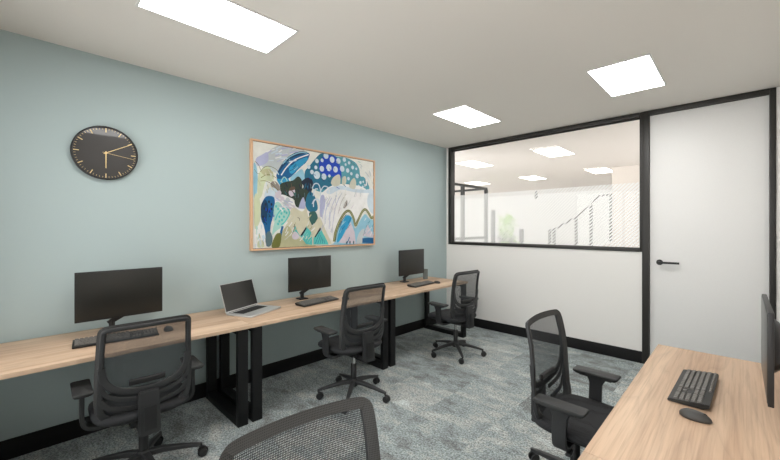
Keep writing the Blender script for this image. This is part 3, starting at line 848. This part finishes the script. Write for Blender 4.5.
S('B', [(190, 340), (215, 315), (240, 330), (225, 420), (165, 422)], 'olive')
S('B', [(40, 260), (90, 230), (112, 300), (112, 420), (40, 425)], 'white')
S('B', [(32, 40), (60, 20), (80, 100), (80, 200), (60, 260), (35, 270)], 'lime')
S('B', [(60, 380), (90, 370), (110, 420), (60, 425)], 'lime')
# zigzag peaks
S('B', [(318, 318), (342, 245), (362, 300), (385, 340), (432, 262), (500, 350), (500, 408), (430, 400), (395, 350), (370, 330), (345, 300)], 'aqua', False)
S('B', [(316, 320), (342, 242), (346, 262), (330, 312)], 'navy', False)
S('B', [(384, 335), (428, 268), (434, 280), (400, 335)], 'navy', False)
S('B', [(322, 330), (350, 305), (378, 340), (360, 362), (330, 360)], 'pink')
for k in range(5): LN('B', [(395+k*14, 350+k*10), (432+k*10, 300+k*14)], 'mint', .004, False)
# white dome with stripes
S('D', [(60, 180), (55, 60), (100, 0), (170, -40), (260, -45), (380, -25), (440, 20), (475, 60), (475, 210), (420, 170), (380, 170), (340, 230), (300, 180), (250, 190), (200, 260), (170, 350), (150, 385), (120, 340), (80, 250)], 'white')
S('C', [(110, 365), (150, 330), (230, 320), (330, 345), (410, 350), (460, 345), (450, 375), (330, 370), (220, 350), (140, 385)], 'ice')
for a in ((150, 60, 105, 160, 100, 260), (190, 40, 145, 150, 130, 300), (230, 20, 180, 130, 150, 330), (120, 60, 80, 130, 80, 220)):
    LN('D', [(a[0], a[1]), (a[2], a[3]), (a[4], a[5])], 'lilac', .007)
for a in ((110, 50, 85, 120, 75, 200), (262, 30, 225, 90, 200, 180)): LN('D', [(a[0], a[1]), (a[2], a[3]), (a[4], a[5])], 'stone', .004)
S('D', [(240, 130), (265, 75), (270, 110), (250, 140)], 'stone')
S('D', [(430, 40), (475, 0), (478, 170), (450, 170), (425, 110)], 'ice')
S('D', [(62, 60), (90, 40), (100, 110), (80, 200), (60, 190)], 'lilac')
S('C', [(145, 300), (160, 260), (195, 235), (215, 245), (213, 310), (170, 325)], 'bone')
S('C', [(228, 300), (235, 255), (258, 250), (262, 290), (245, 318)], 'bone')
S('C', [(285, 330), (300, 280), (325, 262), (338, 300), (325, 345)], 'bone')
# loops in the centre
for q, pts in (('C', [(0, 340), (20, 305), (50, 310), (65, 360), (62, 400)]), ('C', [(60, 370), (90, 325), (125, 335), (130, 350)]), ('C', [(0, 460), (20, 425), (50, 430), (58, 460)]),
               ('D', [(10, 130), (15, 85), (45, 70), (60, 110)]), ('C', [(8, 400), (20, 350), (45, 345)])):
    LN(q, pts, 'ice', .012)
# green arches and blue wedges on the right
S('D', [(172, 400), (200, 300), (240, 215), (275, 190), (310, 220), (330, 295), (370, 230), (405, 185), (440, 220), (475, 250), (475, 412), (172, 418)], 'sky')
S('D', [(190, 400), (215, 290), (255, 205), (290, 200), (300, 230), (250, 320), (225, 370)], 'cyan')
S('D', [(205, 405), (250, 330), (295, 245), (325, 320), (335, 412)], 'pink', False)
S('D', [(340, 412), (360, 330), (400, 300), (380, 412)], 'grey')
S('D', [(388, 352), (425, 268), (475, 345), (475, 365)], 'pink', False)
S('D', [(385, 370), (430, 365), (475, 368), (475, 412), (385, 405)], 'blue', False)
for off, col, w_ in ((0, 'olive', .030), (0, 'khaki', .007)):
    LN('D', [(168, 395), (180, 320), (215, 230), (255, 170), (290, 165), (315, 210), (332, 270), (350, 235), (385, 165), (410, 150), (435, 180), (455, 215), (472, 200)], col, w_)
LN('D', [(176, 400), (190, 330), (222, 245), (262, 188)], 'dkgreen', .006)
LN('D', [(390, 350), (420, 270)], 'navy', .004, False)
for x in (265, 290, 318): DOT('D', x, 402, .012, 'slate', .020)
S('D', [(0, 290), (50, 205), (75, 240), (130, 370), (150, 412), (0, 425)], 'sand', False)
S('D', [(10, 418), (10, 370), (62, 290), (120, 400), (125, 418)], 'aqua', False)
S('D', [(18, 360), (62, 285), (68, 300), (25, 365)], 'navy', False)
for k in range(5): LN('D', [(25+k*18, 410), (58+k*8, 330+k*14)], 'blue', .005, False)
# loose brush marks over the patches
rnd = random.Random(11)
def marks(q, x0, x1, y0, y1, cols, n, ln, ang, w=.006):
    for _ in range(n):
        x, y = rnd.uniform(x0, x1), rnd.uniform(y0, y1); a = ang+rnd.uniform(-.35, .35); L = ln*rnd.uniform(.5, 1.2)
        LN(q, [(x, y), (x+L*.5*math.cos(a)+2, y+L*.5*math.sin(a)), (x+L*math.cos(a), y+L*math.sin(a))], rnd.choice(cols), w*rnd.uniform(.5, 1.3))
marks('A', 260, 400, 190, 270, ['cyan', 'teal', 'deep', 'sky'], 16, 45, -.8)
marks('A', 110, 320, 90, 200, ['white', 'ice', 'cream', 'lilac'], 22, 60, -.3, .012)
marks('A', 60, 200, 250, 420, ['cream', 'sand', 'ice', 'khaki'], 18, 40, 1.2, .008)
marks('A', 250, 380, 360, 450, ['slate', 'navy', 'pgreen', 'brown'], 16, 35, 1.3, .010)
marks('A', 410, 470, 350, 440, ['deep', 'slate', 'teal'], 10, 35, 1.5, .009)
marks('B', 95, 180, 60, 240, ['teal', 'deep', 'royal'], 12, 30, 1.4, .009)
marks('B', 190, 330, 40, 120, ['white', 'ice', 'lilac', 'cream'], 18, 35, .6, .012)
marks('B', 250, 480, 200, 380, ['cream', 'khaki', 'bone', 'white'], 26, 45, -1.0, .010)
marks('B', 40, 110, 230, 400, ['cream', 'ice', 'mint', 'khaki'], 14, 45, 1.5, .012)
marks('C', -30, 200, 120, 330, ['deep', 'blue', 'teal', 'royal'], 14, 26, .8, .006)
marks('C', 220, 400, 130, 330, ['teal', 'aqua', 'slate'], 12, 24, .8, .006)
marks('C', 380, 460, 160, 330, ['white', 'grey', 'ice'], 12, 50, 1.2, .012)
marks('D', 120, 400, -20, 140, ['ice', 'cream', 'grey', 'pink'], 26, 60, 1.9, .008)
marks('D', 80, 160, 60, 330, ['lilac', 'grey', 'ice'], 16, 60, 1.8, .006)
marks('D', 210, 300, 210, 380, ['sky', 'ice', 'blue'], 10, 50, 2.1, .009)
marks('D', 380, 470, 210, 340, ['ice', 'sea', 'sky', 'white'], 12, 40, 2.0, .009)
me = bpy.data.meshes.new('canvas'); pb.to_mesh(me); pb.free()
for m_ in pm: me.materials.append(m_)
o = bpy.data.objects.new('canvas', me); COL.objects.link(o); o.parent = t


# ------------------------------------------------------------------ beyond the glass
G = 'slim dark posts beyond the glass'
t = thing('glazed_partition', 'dark-framed glazed room corner standing beyond the glass at its left end', 'partition', (-1.08, 3.15, 0))
b = MB()
b.box(-.025, .025, -3.0, .025, 2.36, 2.41); b.build('top_rail', M['dark_metal'], t, smooth=0)
b = MB(); b.box(-2.2, -.026, -.025, .025, 2.36, 2.41); b.build('top_rail', M['dark_metal'], t, smooth=0)
b = MB(); b.box(-.025, .025, -2.99, -.03, 1.18, 1.24); b.build('mid_rail', M['dark_metal'], t, smooth=0)
for x, y, h in ((0, 0, 2.36), (0, -1.02, 2.36), (0, -2.975, 2.36), (-2.175, 0, 2.36)):
    MB().box(x-.034, x+.034, y-.034, y+.034, .001, h).build('post', M['dark_metal'], t, smooth=0)
b = MB(); b.bm.faces.new([b.bm.verts.new(p) for p in ((0, -2.95, .01), (0, -.03, .01), (0, -.03, 2.358), (0, -2.95, 2.358))]); b.build('glass_pane', M['glass'], t, smooth=0)
# staircase rising to the right
t = thing('staircase', 'pale staircase with a dark rising handrail seen dimly beyond the glass film', 'staircase', (0, 4.0, 0))
N = 7
for k in range(N):
    x = -.25+k*.235
    MB().box(x, x+.26, .05, 1.1, .155*(k+1)-.04, .155*(k+1), .003).build('step', M['white_soft'], t)
b = MB(); b.prism([(-.31, 0), (.0, 0), (1.39, .90), (1.39, 1.12), (1.30, 1.12)], .0, .045); b.build('stringer', M['beige'], t, smooth=0)
for x, z1 in ((.10, 1.37), (.20, 1.40), (.68, 1.67), (.98, 1.93), (1.36, 2.14)):
    z0 = .50+(x-.2)*.64-.08
    MB().box(x-.026, x+.026, -.026, .026, z0, z1).build('baluster', M['dark_metal'], t, smooth=0)
b = MB(); b.sweep([(.08, 0, 1.38), (.20, 0, 1.405), (.68, 0, 1.685), (.98, 0, 1.94), (1.13, 0, 2.13), (1.38, 0, 2.15)], rrect(.018, .018, .008), up=(0, 1, 0))
b.build('handrail', M['dark_metal'], t)
struct(MB().box(1.40, 2.6, 3.9, 5.2, 0, H).build('wall_stair', M['beige'], smooth=0))
# posts
for x, y, h, lab in ((-1.38, 4.05, 1.91, 'tall slim dark post beyond the glass, left of the green plant'), (-.58, 4.0, 1.41, 'short slim dark post beyond the glass, right of the green plant')):
    b = MB().box(x-.042, x+.042, y-.042, y+.042, 0.02, h, .006); b.lathe([(.001, 0), (.14, 0), (.14, .015), (.001, .02)], c=(x, y, .001))
    tag(b.build('metal_post', M['dark_metal']), lab, 'post', G)
# plant
t = thing('potted_plant', 'leafy yellow-green potted plant beyond the glass film', 'plant', (-.96, 3.95, 0))
MB().lathe([(.001, 0), (.13, 0), (.17, .42), (.155, .42), (.15, .38), (.001, .38)], seg=28).build('plant_pot', M['dark_metal'], t)
b = MB()
stems = []
for k in range(9):
    a = 2*PI*k/9+.2; r = .05; L = .75+.4*random.random()
    p = [(r*math.cos(a), r*math.sin(a), .37), (r*2*math.cos(a), r*2*math.sin(a), .37+L*.55), (r*4.0*math.cos(a), r*4.0*math.sin(a), .37+L)]
    Q = catmull(p, 6); b.sweep(Q, ell(.006, .006, 6)); stems.append(Q)
b.build('stem', M['leaf_dark'], t)
def leaves(name, m_, zmin, zmax, n):
    b = MB()
    for k in range(n):
        Q = random.choice(stems); q = random.choice([p for p in Q if p.z > .42]); q = Vector((q.x, q.y, zmin+(zmax-zmin)*random.random()))
        a = random.uniform(0, 2*PI); L = random.uniform(.14, .24); el = random.uniform(-.2, 1.1)
        d = Vector((math.cos(a)*math.cos(el), math.sin(a)*math.cos(el), math.sin(el))); s_ = d.cross(Vector((0, 0, 1))).normalized()*L*.17
        up = s_.cross(d).normalized()*.008
        P = [q, q+d*L*.35+s_+up, q+d*L*.7+s_*.7-up, q+d*L-Vector((0, 0, .04)), q+d*L*.7-s_*.7-up, q+d*L*.35-s_+up]
        c = b.bm.verts.new(q+d*L*.5-up*2); vv = [b.bm.verts.new(p) for p in P]
        for i in range(6): b.bm.faces.new((vv[i], vv[(i+1) % 6], c))
    b.build(name, m_, t, smooth=60)
leaves('upper_leaves', M['leaf'], .95, 1.72, 105)
leaves('lower_leaves', M['leaf_dark'], .55, 1.15, 110)
# pendant lamp
t = thing('pendant_lamp', 'tiny dark pendant hanging beyond the glass, centre of the film top', 'pendant lamp', (-.218, 4.0, 2.7))
MB().lathe([(.001, 0), (.003, 0), (.003, .34), (.001, .34)], c=(0, 0, -.345), seg=8).build('cord', M['light_frame'], t)
MB().lathe([(.001, .0), (.045, .0), (.030, .12), (.012, .20), (.001, .21)], c=(0, 0, -.55), seg=20).build('lamp_shade', M['dark_metal'], t)


# ------------------------------------------------------------------ world, camera
w = bpy.data.worlds.new('world'); scn.world = w; w.use_nodes = True
bg = w.node_tree.nodes['Background']; bg.inputs[0].default_value = (1, .99, .99, 1); bg.inputs[1].default_value = 4.0
cam = bpy.data.cameras.new('camera'); co = bpy.data.objects.new('camera', cam); COL.objects.link(co)
co.location = (3.305, -4.653, 1.465); co.rotation_euler = (PI/2, 0, .774)
cam.sensor_width = 36; cam.lens = 36*358.236/780; cam.shift_y = -(230-226.912)/780; cam.clip_start = .02
scn.camera = co
scn.view_settings.view_transform = 'Standard'; scn.view_settings.look = 'None'
scn.view_settings.gamma = 1; scn.view_settings.use_curve_mapping = False
scn.view_settings.exposure = 0.0
